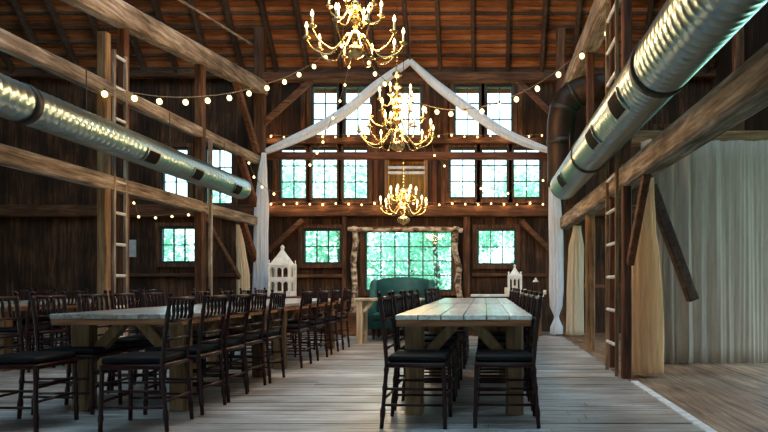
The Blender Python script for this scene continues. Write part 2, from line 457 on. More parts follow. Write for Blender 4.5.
for x, l in ((304, 'outer left of top windows'), (383.5, 'between second and middle top windows'), (428, 'right of middle top window'), (446, 'left of right pair of top windows'), (520, 'outer right of top windows')):
    timber('wall_stud', (X_(x), D - .06, wz(142)), (X_(x), D - .06, wz(78)), .09, .07, 'brownZ', 'upright wall stud ' + l, 'post')
timber('timber_beam', (X_(300), D - .06, wz(83)), (X_(525), D - .06, wz(83)), .07, .07, 'brownX', 'thin header board over the top windows')
timber('timber_brace', P(269, 251, D - .12), P(303, 220, D - .12), .1, .11, 'brownX', 'diagonal brace on back wall above the white birdhouse', 'brace')
timber('timber_brace', P(521, 221, D - .12), P(549, 249, D - .12), .1, .11, 'brownX', 'diagonal brace on back wall beside the right drape', 'brace')
# far bent: two posts, tie and braces
timber('timber_post', (LX, BD, 0), (LX, BD, 5.9), .19, .19, 'brownZ', 'brown bent post behind the left white drape', 'post')
timber('timber_post', (RX - .06, BD, 0), (RX - .06, BD, 5.9), .17, .17, 'brownZ', 'brown bent post behind the right white drape', 'post')
timber('timber_beam', (LX + .02, BD, P(0, 156, BD).z), (RX - .05, BD, P(0, 156, BD).z), .14, .135, 'redX', 'long reddish tie beam spanning the hall under the swag')
timber('timber_beam', (LX - .3, BD, 4.98), (RX + .6, BD, 4.98), .16, .17, 'brownX', 'dark upper tie beam just under the roof boards')
timber('timber_brace', P(312, 80, BD), P(263, 124, BD), .09, .11, 'brownX', 'long knee brace from left bent post to upper tie', 'brace')
timber('timber_brace', P(516, 79, BD), P(556, 118, BD), .08, .10, 'redX', 'long knee brace from right bent post to upper tie', 'brace')
# longitudinal beams, left line
timber('timber_beam', (LX, BD + .05, 2.17), (LX, 3.2, 2.14), .13, .17, 'greyY', 'lower weathered beam running along the left posts')
timber('timber_beam', (LX, BD + .05, 3.36), (LX, 3.2, 3.12), .13, .16, 'greyY', 'upper weathered beam running above the left duct')
timber('timber_beam', (LX, BD + .1, 4.80), (LX, 4.6, 3.86), .22, .27, 'greyY', 'big weathered beam slanting up at top left')
# left posts
timber('timber_post', (LX, 6.85, 0), (LX, 6.85, 3.85), .11, .10, 'tanZ', 'tan square post at far left beside the ladder', 'post')
timber('timber_post', (LX - .05, 7.30, 0), (LX - .05, 7.30, 4.2), .10, .10, 'redZ', 'dark red post just behind the left ladder', 'post')
timber('timber_post', (LX, 9.16, 0), (LX, 9.16, 4.35), .13, .13, 'brownZ', 'dark red post midway along the left beams', 'post')
timber('timber_post', (LX + .16, 9.16, 0), (LX + .16, 9.16, 3.2), .05, .05, 'greyZ', 'slim pale pole strapped to the middle left post', 'post')
timber('timber_brace', (LX, 10.6, 3.3), (LX, 11.5, 2.35), .10, .12, 'redY', 'short brace below upper left beam by the drape', 'brace')
timber('timber_brace', (LX, 10.75, 2.1), (LX, 11.5, 1.3), .10, .12, 'redY', 'short brace below lower left beam by the drape', 'brace')
timber('timber_brace', (LX, 10.4, 4.6), (LX, 11.45, 3.5), .10, .12, 'brownY', 'short brace under the big slanting left beam', 'brace')
timber('timber_brace', (LX, 9.25, 2.05), (LX, 10.6, 1.1), .07, .09, 'brownY', 'thin dark brace behind the middle left post', 'brace')
timber('timber_rail', (LX + .1, 10.9, 5.35), (LX - .05, 6.6, 4.75), .03, .03, 'greyY', 'thin pale pole above the big left beam')
# right line
timber('timber_beam', (RX, BD + .1, 2.14), (RX, 2.2, 2.10), .2, .23, 'greyY', 'lower weathered beam running along the right posts')
timber('timber_beam', (RX + .05, BD + .1, 3.18), (RX + .05, 2.2, 3.0), .2, .22, 'greyY', 'upper weathered beam above the right duct')
timber('timber_beam', (RX + .03, BD + .05, 4.55), (RX + .03, 5.6, 4.55), .26, .30, 'greyY', 'big weathered plate beam at top right')
timber('timber_post', (RX + .04, 8.9, 0), (RX + .04, 8.9, 2.04), .13, .13, 'tanZ', 'tan post standing on the floor right of the hall', 'post')
timber('timber_post', (RX + .04, 8.9, 2.26), (RX + .04, 8.9, 4.4), .11, .11, 'redZ', 'dark red upper post above the right spiral duct', 'post')
timber('timber_post', (RX - .04, 6.28, 0), (RX - .04, 6.28, 4.4), .09, .11, 'redZ', 'dark red post between the right ladder and the gold drape', 'post')
timber('timber_post', (RX - .0, 7.1, 0), (RX - .0, 7.1, 4.4), .10, .10, 'redZ', 'dark red post carrying the rear of the right ladder', 'post')
timber('timber_brace', (RX - .02, 6.2, 1.2), (RX - .02, 5.55, 2.02), .07, .09, 'redY', 'slanting red brace beside the gold drape', 'brace')
timber('timber_brace', P(651, 186, 7.0), P(693, 300, 7.0), .15, .12, 'rafter', 'slanting grey brace in front of the grey curtain', 'brace')
timber('timber_brace', (RX, 10.2, 4.4), (RX, 11.45, 3.3), .10, .12, 'brownY', 'short brace under the big right plate beam', 'brace')
timber('timber_post', (XR - .9, 9.0, 0), (XR - .9, 9.0, 5.2), .14, .14, 'brownZ', 'brown post deep in the right side aisle', 'post')
timber('timber_beam', (RX + .1, 7.9, 2.9), (XR, 7.9, 2.9), .14, .18, 'tanX', 'tan cross beam over the right side aisle')
timber('timber_rail', (RX + .15, 10.9, .95), (XR, 10.9, .95), .05, .07, 'redX', 'red guard rail across the right side aisle')

# ladders between posts
def ladder(name, X, y0, y1, ztop, zs, mat, label):
    root = empty(name, (X, y0, 0), label=label, cat='ladder')
    for yy in (0, y1 - y0):
        MB().bar((0, yy, 0), (0, yy, ztop), .035, .04).build('rail', mat, root)
    for z in zs:
        MB().tube([(0, .02, z), (0, y1 - y0 - .02, z)], .019, 8).build('rung', M['sill_white'], root)
ladder('ladder', LX + .05, 6.95, 7.18, 3.7, [.35 + .366 * i for i in range(10)], M['greyZ'], 'pale ladder fixed between the two far left posts')
ladder('ladder', RX - .115, 6.40, 6.9, 4.2, [.33 + .366 * i for i in range(11)], M['tanZ'], 'tan ladder with white rungs fixed to the right posts')

# recess with cream rails; gold panel colour stands for lamplight mirrored in glass
root = empty('trim_1', ((NX0 + NX1)/2, D, NZ0), kind='structure', label='gold-lit panelled recess behind the small chandelier', cat='recess')
w = (NX1 - NX0)/2; h = NZ1 - NZ0
MB().box(-w, w, .25, .28, 0, h).box(-w, -w+.02, 0, .25, 0, h).box(w-.02, w, 0, .25, 0, h).box(-w, w, 0, .25, -.02, 0).box(-w, w, 0, .25, h, h+.02).build('back_panel', M['gold_panel'], root)
for z in (.8, .68): MB().box(-w, w, -.01, .04, h * z, h * z + .055).build('cream_rail', M['sill_white'], root)
MB().box(-w-.06, -w, -.05, .02, -.03, h+.03).box(w, w+.06, -.05, .02, -.03, h+.03).build('casing', M['tanZ'], root)
MB().box(-w + .02, w - .02, .10, .105, 0, h * .66).build('pane', M['glass'], root)

# big window surround of birch logs and the low plinth
def log(name, pts, r0, label):
    rr = random.Random(int(r0 * 1e4) + len(label)); c = catmull(pts, 5)
    base = c[0].copy(); rad = [r0 * (1 + (rr.random() - .5) * .28) for _ in c]
    s = MB().tube([p - base for p in c], rad, 10)
    o = s.build(name, M['birch'], smooth=True, label=label, cat='log'); o.location = base
log('birch_log', [P(353, 313.3, 11.9), P(355, 290, 12.0), P(353.5, 262, 12.1), P(356, 240, 12.1), P(354, 227, 12.15)], .06, 'upright birch log left of the large window')
log('birch_log', [P(463.5, 313.3, 11.9), P(458, 285, 12.0), P(459, 268, 12.1), P(454.5, 248, 12.1), P(456.5, 227, 12.15)], .065, 'crooked upright birch log right of the large window')
log('birch_log', [P(348, 229, 12.05), P(385, 230, 12.05), P(425, 229, 12.05), P(463, 230.5, 12.05)], .045, 'horizontal birch log across the top of the large window')
MB().rbox(-2.9, -.1, 11.45, 12.30, 0, .425, .01, 1).build('plinth', M['brownX'], label='low brown wooden plinth beneath the birch-framed window', cat='plinth')

# ------------------------------------------------------------------ chairs
def make_chair():
    root = empty('spindle_chair', cat='chair', group='dark spindle chairs')
    ch = M['chair']
    def turned(pts, r, rings):
        pts = [Vector(p) for p in pts]; L = sum((b-a).length for a, b in zip(pts, pts[1:]))
        out, rad = [], []
        acc = 0
        for a, b in zip(pts, pts[1:]):
            seg = (b - a).length; n = max(2, int(seg / .03))
            for i in range(n):
                p = a.lerp(b, i / n); t = (acc + seg * i / n) / L
                out.append(p); rad.append(r * (1.32 if any(abs(t - q) < .018 for q in rings) else 1))
            acc += seg
        out.append(pts[-1]); rad.append(r * .9)
        return MB().tube(out, rad, 8)
    for s_ in (-1, 1):
        b = turned([(-.235, s_*.19, 0), (-.2, s_*.185, .43), (-.215, s_*.18, .62), (-.25, s_*.175, .90)], .0145, (.12, .3, .45, .7, .85, .97))
        b.ball((-.2515, s_*.175, .915), .017, 8)
        b.build('leg', ch, root, True)
        turned([(.20, s_*.185, 0), (.19, s_*.18, .43)], .0145, (.2, .4, .62, .9)).build('leg', ch, root, True)
    MB().rbox(-.215, .205, -.2, .2, .415, .45, .012, 2).build('seat_frame', ch, root, True)
    MB().rbox(-.195, .2, -.19, .19, .45, .498, .02, 3).build('seat_cushion', M['cushion'], root, True)
    def X(z): return -.215 - (z - .62) * .125
    for z, r_ in ((.885, .013), (.735, .011), (.61, .010), (.54, .010)):
        MB().tube([(X(z), -.178, z), (X(z) - .012, 0, z), (X(z), .178, z)], r_, 8).build('back_rail', ch, root, True)
    for i in range(5):
        yy = -.12 + .06 * i
        MB().tube([(X(.735)-.008, yy, .735), (X(.81)-.008, yy, .775), (X(.81)-.008, yy, .81), (X(.81)-.008, yy, .845), (X(.885)-.01, yy, .885)], [.009, .009, .013, .009, .009], 6).build('spindle', ch, root, True)
    for (a, b) in (((-.222, -.187, .16), (.196, -.184, .16)), ((-.222, .187, .16), (.196, .184, .16)),
                   ((-.212, -.186, .27), (.192, -.182, .27)), ((-.212, .186, .27), (.192, .182, .27)),
                   ((.197, -.183, .20), (.197, .183, .20)), ((.193, -.182, .31), (.193, .182, .31)), ((-.22, -.187, .2), (-.22, .187, .2))):
        MB().tube([a, b], .0095, 6).build('stretcher', ch, root, True)
    return root

proto = make_chair(); used = False
ORD = ['nearest the camera', 'second from camera', 'third from camera', 'fourth from camera', 'fifth and farthest']
def chairs(X, ys, rz, side_, table):
    global used
    for k, y in enumerate(ys):
        o = copy_tree(proto) if used else proto; used = True
        j = R.uniform(-.02, .02)
        o.location = (X + j, y + R.uniform(-.015, .015), 0); o.rotation_euler = (0, 0, rz + R.uniform(-.05, .05))
        w = ORD[k] if k < 4 or len(ys) > 5 else ORD[4]
        if k == len(ys) - 1 and k == 3: w = 'farthest from camera'
        o['label'] = 'dark spindle chair on %s side of the %s, %s' % (side_, table, w)
# ------------------------------------------------------------------ plank tables
def table(X0, X1, y0, y1, label, legs=True):
    cx = (X0 + X1)/2
    root = empty('plank_table', (cx, y0, 0), label=label, cat='table', group='long plank tables')
    L, w = y1 - y0, (X1 - X0)/2
    s = MB(); n = 6; bw = 2 * w / n; rr = random.Random(int(abs(cx) * 100 + y0))
    for i in range(n):
        s.rbox(-w + i*bw + .002, -w + (i+1)*bw - .002, .0 + rr.random()*.006, L - rr.random()*.006, .722, .759 + rr.random() * .002, .004, 1)
    s.build('table_top', M['table_top'], root)
    s = MB(); t = .722
    s.box(-w + .01, w - .01, .008, .045, t - .045, t); s.box(-w + .01, w - .01, L - .045, L - .008, t - .045, t)
    s.box(-w + .01, -w + .045, .045, L - .045, t - .045, t); s.box(w - .045, w - .01, .045, L - .045, t - .045, t)
    s.build('apron', M['table_edge'], root)
    for yy in (.22, L - .22):
        for sx in (-1, 1):
            MB().bar((sx*(w-.12), yy, 0), (sx*(w-.12), yy, .70), .135, .135).build('leg', M['table_leg'], root)
            MB().bar((sx*(w-.17), yy, .40), (sx*.07, yy, .685), .07, .085).build('brace', M['table_leg'], root)
        MB().box(-w + .05, w - .05, yy - .05, yy + .05, .675, .722).build('cross_rail', M['table_leg'], root)
    return root

TR = (-.655, .345)
table(*TR, 4.36, 6.72, 'long plank table at right front, bluish daylight on its boards')
table(*TR, 6.95, 9.72, 'plank table end to end behind the right front table')
chairs(-.455, [4.28, 4.85, 5.42, 6.0], 0, 'left', 'near right table')
chairs(.145, [4.28, 4.85, 5.42, 6.0], PI, 'right', 'near right table')
chairs(-.455, [7.15, 7.85, 8.5, 9.15], 0, 'left', 'far right table')
chairs(.145, [7.15, 7.85, 8.5, 9.15], PI, 'right', 'far right table')
TL = (-3.27, -2.27)
table(*TL, 4.5, 6.6, 'plank table at left front behind the nearest dark chair')
table(*TL, 6.78, 9.45, 'plank table end to end behind the left front table')
yl1 = [4.17, 4.71, 5.19, 5.67, 6.15]; yl2 = [7.22, 7.9, 8.55, 9.15]
chairs(-2.37, yl1, PI, 'aisle', 'near left table'); chairs(-3.17, yl1, 0, 'far', 'near left table')
chairs(-2.37, yl2, PI, 'aisle', 'far left table'); chairs(-3.17, yl2, 0, 'far', 'far left table')
TO = (-6.35, -5.35)
table(*TO, 6.6, 9.3, 'plank table in the outer left row beyond the tan post')
yo = [6.9, 7.45, 8.0, 8.6, 9.1]
chairs(-5.3, yo, PI, 'aisle', 'outer left table'); chairs(-6.4, yo, 0, 'wall', 'outer left table')

# ------------------------------------------------------------------ sweetheart table, settee, console
root = empty('pine_table', (-1.62, 10.15, 0), label='pale pine table in front of the teal settee', cat='table')
MB().rbox(-.58, .58, -.26, .26, .705, .745, .005, 1).build('table_top', M['pine'], root)
for sx in (-1, 1):
    for sy in (-1, 1):
        MB().bar((sx*.46, sy*.18, 0), (sx*.46, sy*.18, .705), .10, .10).build('leg', M['pine'], root)
    MB().bar((sx*.40, -.18, .52), (sx*.24, -.18, .70), .05, .05).build('brace', M['pine'], root)
    MB().bar((sx*.46, -.15, .15), (sx*.46, .15, .15), .06, .07).build('stretcher', M['pine'], root)

SX, SY = -1.52, 10.95
root = empty('settee', (SX, SY, 0), label='teal upholstered wingback settee in front of the large window', cat='settee')
prof = []
W = .50
N_ = 16
rings = []
for yy, ins in ((.16, .0), (.18, -.012), (.30, -.012), (.33, .0)):
    ring = []
    for i in range(N_ + 1):
        u = -1 + 2 * i / N_; ring.append(Vector((u * (W + ins * -1 * 0), yy + .02, 1.05 + .065 * (1 - u * u) ** .6 + (-ins if False else 0) - (0.012 if ins == 0 else 0))))
    for i in range(N_, -1, -1):
        u = -1 + 2 * i / N_; ring.append(Vector((u * W, yy - .06, .40)))
    rings.append(ring)
MB().loft(rings).build('backrest', M['teal'], root, True)
for sx in (-1, 1):
    s = MB(); rs = []
    # wing and arm profile in the side plane
    pr = [(.30, .18), (.30, 1.03), (.20, 1.07), (.08, 1.02), (.02, .86), (-.02, .70), (-.20, .64), (-.32, .62), (-.36, .55), (-.34, .18)]
    for xo, k in ((W - .02, .97), (W + .01, 1), (W + .06, 1), (W + .09, .97)):
        rs.append([Vector((sx * xo, y_ * k, .18 + (z_ - .18) * k)) for y_, z_ in pr])
    s.loft(rs).build('arm', M['teal'], root, True)
MB().rbox(-W, W, -.33, .2, .18, .34, .03, 3).build('base', M['teal'], root, True)
for a in (-W + .02, .01):
    MB().rbox(a, a + W - .03, -.35, .16, .34, .47, .045, 4).build('seat_cushion', M['teal'], root, True)
for sx in (-1, 1):
    for yy in (-.28, .22): MB().lathe([(.018, 0), (.022, .04), (.03, .18)], (sx * .46, yy, 0), 10).build('leg', M['chair'], root, True)

root = empty('console_table', (.33, 11.55, 0), label='long console table with pale top under the right low window', cat='table')
MB().rbox(-.60, .78, -.28, .28, .745, .785, .006, 1).build('table_top', M['sill_white'], root)
MB().box(-.56, .74, -.24, .24, .66, .745).build('apron', M['brownX'], root)
for sx in (-.52, .70):
    for sy in (-.2, .2): MB().bar((sx, sy, 0), (sx, sy, .66), .07, .07).build('leg', M['brownZ'], root)

def house(name, x, y, z0, w, h1, levels, label, cat):
    """miniature white house lantern with corner posts, arcaded openings, hipped roof and finial"""
    root = empty(name, (x, y, z0), label=label, cat=cat)
    wp = M['white_paint']; a = w / 2
    MB().rbox(-a - .02, a + .02, -a - .02, a + .02, 0, .04, .006, 1).build('base', wp, root)
    lh = (h1 - .04) / levels
    for sx in (-1, 1):
        for sy in (-1, 1):
            s = MB().box(sx*a - .018, sx*a + .018, sy*a - .018, sy*a + .018, .04, h1 + .03)
            s.lathe([(.018, h1 + .03), (.006, h1 + .07), (.014, h1 + .085), (.002, h1 + .11)], (sx*a, sy*a, 0), 8)
            s.build('corner_post', wp, root)
    for l in range(levels):
        z = .04 + l * lh
        s = MB()
        for side_ in range(4):
            m = Matrix.Rotation(side_ * PI/2, 4, 'Z'); n = 3
            s.box(-a, a, -a - .006, -a + .012, z + lh * .88, z + lh, m); s.box(-a, a, -a - .006, -a + .012, z, z + lh * .2, m)
            for i in range(n + 1):
                u = -a + 2 * a * i / n; s.box(u - .012, u + .012, -a - .004, -a + .010, z, z + lh, m)
            for i in range(n):
                u = -a + 2 * a * (i + .5) / n; q = a / n
                for sg in (-1, 1):
                    s.add([m @ Vector(p) for p in ((u + sg*q, -a, z+lh*.88), (u + sg*q, -a, z+lh*.68), (u + sg*q*.3, -a, z+lh*.88), (u + sg*q, -a+.01, z+lh*.88), (u + sg*q, -a+.01, z+lh*.68), (u + sg*q*.3, -a+.01, z+lh*.88))],
                          [(0,1,2),(5,4,3),(0,3,4,1),(1,4,5,2),(2,5,3,0)])
        s.build('arcade', wp, root)
        MB().box(-a - .012, a + .012, -a - .012, a + .012, z + lh - .012, z + lh + .006).build('floor_plate', wp, root)
    MB().lathe([(a * 1.36, h1 + .01), (a * 1.30, h1 + .04), (a * .55, h1 + w * .55), (a * .2, h1 + w * .78), (a * .2, h1 + w * .88)], (0, 0, 0), 4).build('roof', wp, root).rotation_euler = (0, 0, PI/4)
    MB().lathe([(a*.16, h1 + w * .88), (a*.24, h1 + w * .92), (a*.2, h1 + w * .99), (.003, h1 + w * 1.08)], (0, 0, 0), 10).build('finial', wp, root, True)
    return root
house('birdhouse', -3.73, 11.05, .76, .36, .56, 2, 'white two-storey birdhouse with pointed roof near the left drape', 'birdhouse')
root = empty('side_table', (-3.73, 11.05, 0), label='small brown side table carrying the white birdhouse', cat='table')
MB().rbox(-.32, .32, -.3, .3, .715, .758, .006, 1).build('table_top', M['brownX'], root)
for sx in (-.25, .25):
    for sy in (-.22, .22): MB().bar((sx, sy, 0), (sx, sy, .715), .06, .06).build('leg', M['brownZ'], root)
house('house_lantern', .57, 11.5, .786, .23, .33, 1, 'small white house lantern on the console table', 'lantern')
c = empty('pillar_candle', (.57, 11.5, .829), label='ivory candle inside the white house lantern', cat='candle')
MB().lathe([(.035, 0), (.035, .12), (.02, .125), (.004, .126)], (0,0,0), 14).build('candle_body', M['candle'], c, True)
MB().tube([(0, 0, .12), (.002, 0, .14)], .002, 5).build('wick', M['black'], c)
root = empty('wire_lantern', (.97, 11.5, .786), label='dark wire lantern with pale top beside the house lantern', cat='lantern')
MB().lathe([(.08, 0), (.08, .02), (.06, .025)], (0,0,0), 12).build('base', M['iron'], root, True)
for k in range(6):
    a = k * PI/3; MB().tube([(.07*math.cos(a), .07*math.sin(a), .02), (.085*math.cos(a), .085*math.sin(a), .12), (.05*math.cos(a), .05*math.sin(a), .24)], .004, 6).build('wire', M['iron'], root, True)
MB().lathe([(.06, .235), (.05, .26), (.02, .29), (.02, .31), (.003, .32)], (0,0,0), 12).build('cap', M['white_paint'], root, True)
for i, (xx, hh, l) in enumerate(((.40, .13, 'short ivory candle left of the white house lantern'), (.76, .10, 'short ivory candle between the two lanterns'), (.78 + .36, .08, 'short ivory candle at the right end of the console'))):
    c = empty('pillar_candle', (xx, 11.42, .786), label=l, cat='candle', group='candles on the console table')
    MB().lathe([(.03, 0), (.03, hh), (.018, hh + .004), (.003, hh + .005)], (0,0,0), 14).build('candle_body', M['candle'], c, True)
    MB().tube([(0, 0, hh), (.002, 0, hh + .02)], .002, 5).build('wick', M['black'], c)
s = MB().rbox(X_(130), X_(137), D - .045, D - .02, Z_(257), Z_(240), .004, 1)
s.build('wall_notice', M['paper'], label='plain grey notice hung on the dark wall at far left', cat='sign')

# ------------------------------------------------------------------ ducts
def duct(name, X, Z, r, y0, y1, vents, collars, label, va):
    root = empty(name, (X, y1, Z), label=label, cat='duct')
    pts, rad = [], []
    L = y1 - y0; n = int(L / .0106)
    s = MB(); ns = 28; rings = []
    for i in range(n + 1):
        t = i / n; yy = -L * t
        ring = []
        for j in range(ns):
            a = 2*PI*j/ns
            ph = ((-yy) / .085 + j / ns) % 1.0          # spiral seam
            rr = r * (1 + .032 * math.exp(-((ph - .5) / .16) ** 2))
            ring.append(Vector((rr*math.cos(a), yy, rr*math.sin(a))))
        rings.append(ring)
    s.loft(rings, cap=False)
    # inner skin so the open end is a real thickness
    ring2 = [[Vector((r*.95*math.cos(2*PI*j/ns), yy, r*.95*math.sin(2*PI*j/ns))) for j in range(ns)] for yy in (-L, 0)]
    s.loft(ring2, cap=False)
    s.build('duct_pipe', M['duct'], root, True)
    rim = [[Vector((q*math.cos(2*PI*j/ns), yy, q*math.sin(2*PI*j/ns))) for j in range(ns)] for q, yy in ((r*.94, -.03), (r*1.05, -.03), (r*1.05, .02), (r*.94, .02), (r*.0, .02))]
    MB().loft(rim, cap=False).build('end_cap', M['zinc'], root, True)
    for yv, wv in vents:
        s = MB(); k = 8; q0, q1 = r * 1.035, r * 1.085
        for (A, ya, yb) in ((0, -wv, -wv+.02), (0, wv-.02, wv), (1, -wv, wv)):
            pass
        a0, a1 = va
        vs = []
        for i in range(k + 1):
            a = a0 + (a1 - a0) * i / k
            for q in (q0, q1):
                for e in (-wv, wv): vs.append(Vector((q*math.cos(a), yv - y1 + e, q*math.sin(a))))
        fs = []
        for i in range(k):
            b = i * 4; c = b + 4
            fs += [(b+2, b+3, c+3, c+2), (b, c, c+1, b+1), (b, b+2, c+2, c), (b+1, c+1, c+3, b+3)]
        fs += [(0, 1, 3, 2), (k*4, k*4+2, k*4+3, k*4+1)]
        s.add(vs, fs).build('vent_frame', M['zinc'], root)
        s = MB(); vs = []
        a0 += .10; a1 -= .10
        for i in range(k + 1):
            a = a0 + (a1 - a0) * i / k
            for q in (q1 - .002, q1 + .004):
                for e in (-wv + .03, wv - .03): vs.append(Vector((q*math.cos(a), yv - y1 + e, q*math.sin(a))))
        s.add(vs, fs).build('vent_grille', M['black'], root)
    for yc in collars:
        MB().loft([[Vector((q*math.cos(2*PI*j/ns), yc - y1 + e, q*math.sin(2*PI*j/ns))) for j in range(ns)] for q, e in ((r*1.01, -.035), (r*1.08, -.035), (r*1.08, .035), (r*1.01, .035))], cap=False).build('collar', M['iron'], root, True)
    for yc in [y1 - .6 - 1.6 * k for k in range(int((y1 - y0) / 1.6))]:
        MB().tube([(0, yc - y1, r), (0, yc - y1, r + .45)], .006, 6).build('hanger', M['iron'], root)
duct('spiral_duct', -4.02, 2.55, .165, 3.4, 9.85, [(7.0, .14), (8.1, .14), (9.4, .14)], [5.2], 'round metal spiral duct hung along the left side', (-1.05, -.05))
duct('spiral_duct', 1.22, 2.50, .205, 2.0, 9.25, [(4.75, .17), (5.85, .17), (8.2, .17)], [4.15, 7.0], 'round metal spiral duct hung along the right side', (PI + .05, PI + 1.0))
# dark duct elbow
root = empty('elbow_duct', (1.22, 9.75, 2.55), label='dark rusty duct elbow rising behind the right spiral duct', cat='duct')
b0 = Vector((1.22, 9.75, 2.55))
pp = catmull([P(561, 186, 9.75) - b0, P(561, 150, 9.75) - b0, P(561, 124, 9.7) - b0, P(566, 104, 9.65) - b0, P(578, 93, 9.6) - b0, P(600, 88, 9.45) - b0, P(640, 86, 9.4) - b0], 5)
MB().tube(pp, .225, 20).build('duct_pipe', M['duct_dark'], root, True)
for k in (6, 13, 18): MB().tube([pp[k], pp[k+1]], .237, 20).build('seam_band', M['iron'], root, True)

# ------------------------------------------------------------------ drapes
def drape(name, rings_, mat, label, folds=9, amp=.2, n=96, cat='drape'):
    """gathered cloth; rings_ = (x, y, z, half width, half depth) from top to bottom"""
    base = Vector((rings_[-1][0], rings_[-1][1], rings_[-1][2])); s = MB(); rr = random.Random(len(label)); ph = rr.random() * 6
    c = []
    for i in range(len(rings_) - 1):
        a, b = rings_[i], rings_[i+1]
        k = max(1, int(abs(a[2] - b[2]) / .08))
        for j in range(k):
            t = j / k; t2 = t * t * (3 - 2 * t)
            c.append([a[q] + (b[q] - a[q]) * (t if q < 3 else t2) for q in range(5)])
    c.append(list(rings_[-1]))
    rings = []
    for i, (x, y, z, a, b) in enumerate(c):
        ring = []
        for j in range(n):
            th = 2*PI*j/n
            q = 1 + amp * math.sin(folds * th + ph + 1.1 * math.sin(z * 1.3 + th)) + amp * .55 * math.sin((folds * 2 + 3) * th + 1.7 * ph + z * 1.1) + .05 * math.sin(3.1 * z + 2 * th + ph)
            ring.append(Vector((x + a * q * math.cos(th), y + b * q * math.sin(th), z)) - base)
        rings.append(ring)
    o = s.loft(rings).build(name, mat, smooth=True, label=label, cat=cat); o.location = base
    return o
def dr(x, y, d, wpx, dep=.08): # x, y in the photo at depth d, wpx half width in pixels
    p = P(x, y, d); return (p.x, p.y, p.z, wpx / F * d, dep)
dd = 11.38
drape('drape', [dr(264, 153, dd, 2.0, .04), dr(262.5, 175, dd, 3.6), dr(261.5, 215, dd, 5.6), dr(260.5, 260, dd, 6.4), dr(260.5, 318, dd, 6.6), dr(260.5, 334, dd, 6.8)], M['white_fab'], 'white drape hanging down the left bent post')
drape('drape', [dr(551, 150, dd, 2.5, .04), dr(554, 180, dd, 4.5), dr(556, 230, dd, 5.6), dr(556.3, 285, dd, 6.0), dr(556, 306, dd, 5), dr(556.5, 316, dd, 1.9, .03), dr(556.5, 319, dd, 2.2, .035), dr(556.5, 327, dd, 5, .08), dr(556, 334, dd, 5.2, .09)], M['white_fab'], 'white drape down the right bent post, knotted near its foot')
drape('drape', [dr(238, 224, 10.75, 1.5, .05), dr(241, 250, 10.75, 3.4), dr(243, 275, 10.75, 5), dr(243.5, 325, 10.75, 5.8)], M['cream_fab'], 'cream drape hanging from the lower left beam')
drape('drape', [dr(577, 226, 10.3, 3, .05), dr(576, 250, 10.3, 6), dr(575, 290, 10.3, 7), dr(574.5, 335, 10.3, 7.3)], M['cream_fab'], 'cream drape in the right aisle behind the tan post')
drape('drape', [dr(648, 166, 6.55, 4, .04), dr(647, 190, 6.55, 6, .06), dr(645, 225, 6.55, 9, .08), dr(644, 260, 6.55, 13, .10), dr(643.5, 300, 6.55, 15, .12), dr(644, 372, 6.55, 15.6, .13)], M['gold_fab'], 'golden floor-length drape beside the right ladder posts', folds=11)
def curtain(name, x0, x1, y, z0, z1, mat, label, folds=9):
    s = MB(); n = folds * 10; rings = []
    for zi in range(13):
        z = z1 + (z0 - z1) * zi / 12; front, back = [], []
        for i in range(n + 1):
            u = i / n; xx = x0 + (x1 - x0) * u; w = (.04 + .035 * math.sin(5.1 * u + 1)) * math.sin(2*PI*folds*(u + .03*math.sin(9*u)) + .5*math.sin(z)) + .025 * math.sin(2*PI*folds*.43*u + z) + .012 * math.sin(2*PI*folds*2.7*u)
            front.append(Vector((xx, y + w - .004, z))); back.append(Vector((xx, y + w + .004, z)))
        rings.append(front + back[::-1])
    s.loft(rings)
    base = Vector((x0, y, z0)); s.v = [tuple(Vector(v) - base) for v in s.v]
    o = s.build(name, mat, smooth=True, label=label, cat='curtain'); o.location = base
curtain('curtain', 1.98, 3.9, 7.6, -.02, 2.8, M['grey_fab'], 'grey pleated curtain across the right side aisle', 12)
# swags
def swag(pts, label):
    c = catmull([P(*p) for p in pts], 8); base = c[0].copy(); rings = []; n = 28; rr = 3.1
    for i, p in enumerate(c):
        t = i / (len(c) - 1); d = (c[min(i+1, len(c)-1)] - c[max(i-1, 0)]).normalized()
        sy = Vector((0, 1, 0)); sz = d.cross(sy).normalized()
        w = .075 * (0.42 + .75 * math.sin(PI * min(1, max(.06, t * .93 + .04))) ** .6); ring = []
        for j in range(n):
            th = 2*PI*j/n; q = 1 + .2 * math.sin(5 * th + t * 5)
            ring.append(p - base + sz * (w * q * math.cos(th)) + sy * (w * .8 * q * math.sin(th)))
        rings.append(ring)
    o = MB().loft(rings).build('fabric_swag', M['white_fab'], smooth=True, label=label, cat='drape'); o.location = base
swag([(410, 61, 11.44), (379.4, 83, 11.44), (347, 110.4, 11.44), (314.6, 130, 11.44), (290, 141.5, 11.44), (266, 151.5, 11.44)], 'white fabric swag sloping from roof peak down to left post')
swag([(410, 61, 11.44), (435.7, 84.5, 11.44), (465, 107, 11.44), (497, 129, 11.44), (522, 141, 11.44), (549, 150.5, 11.44)], 'white fabric swag sloping from roof peak down to right post')

hk = P(410, 59, 11.44)
MB().tube([(0, 0, 0), (0, 0, roofz(11.44) - hk.z - .1)], .006, 6).build('hanging_cord', M['cable'], label='thin cord holding up the peak of the white swags', cat='cord').location = hk
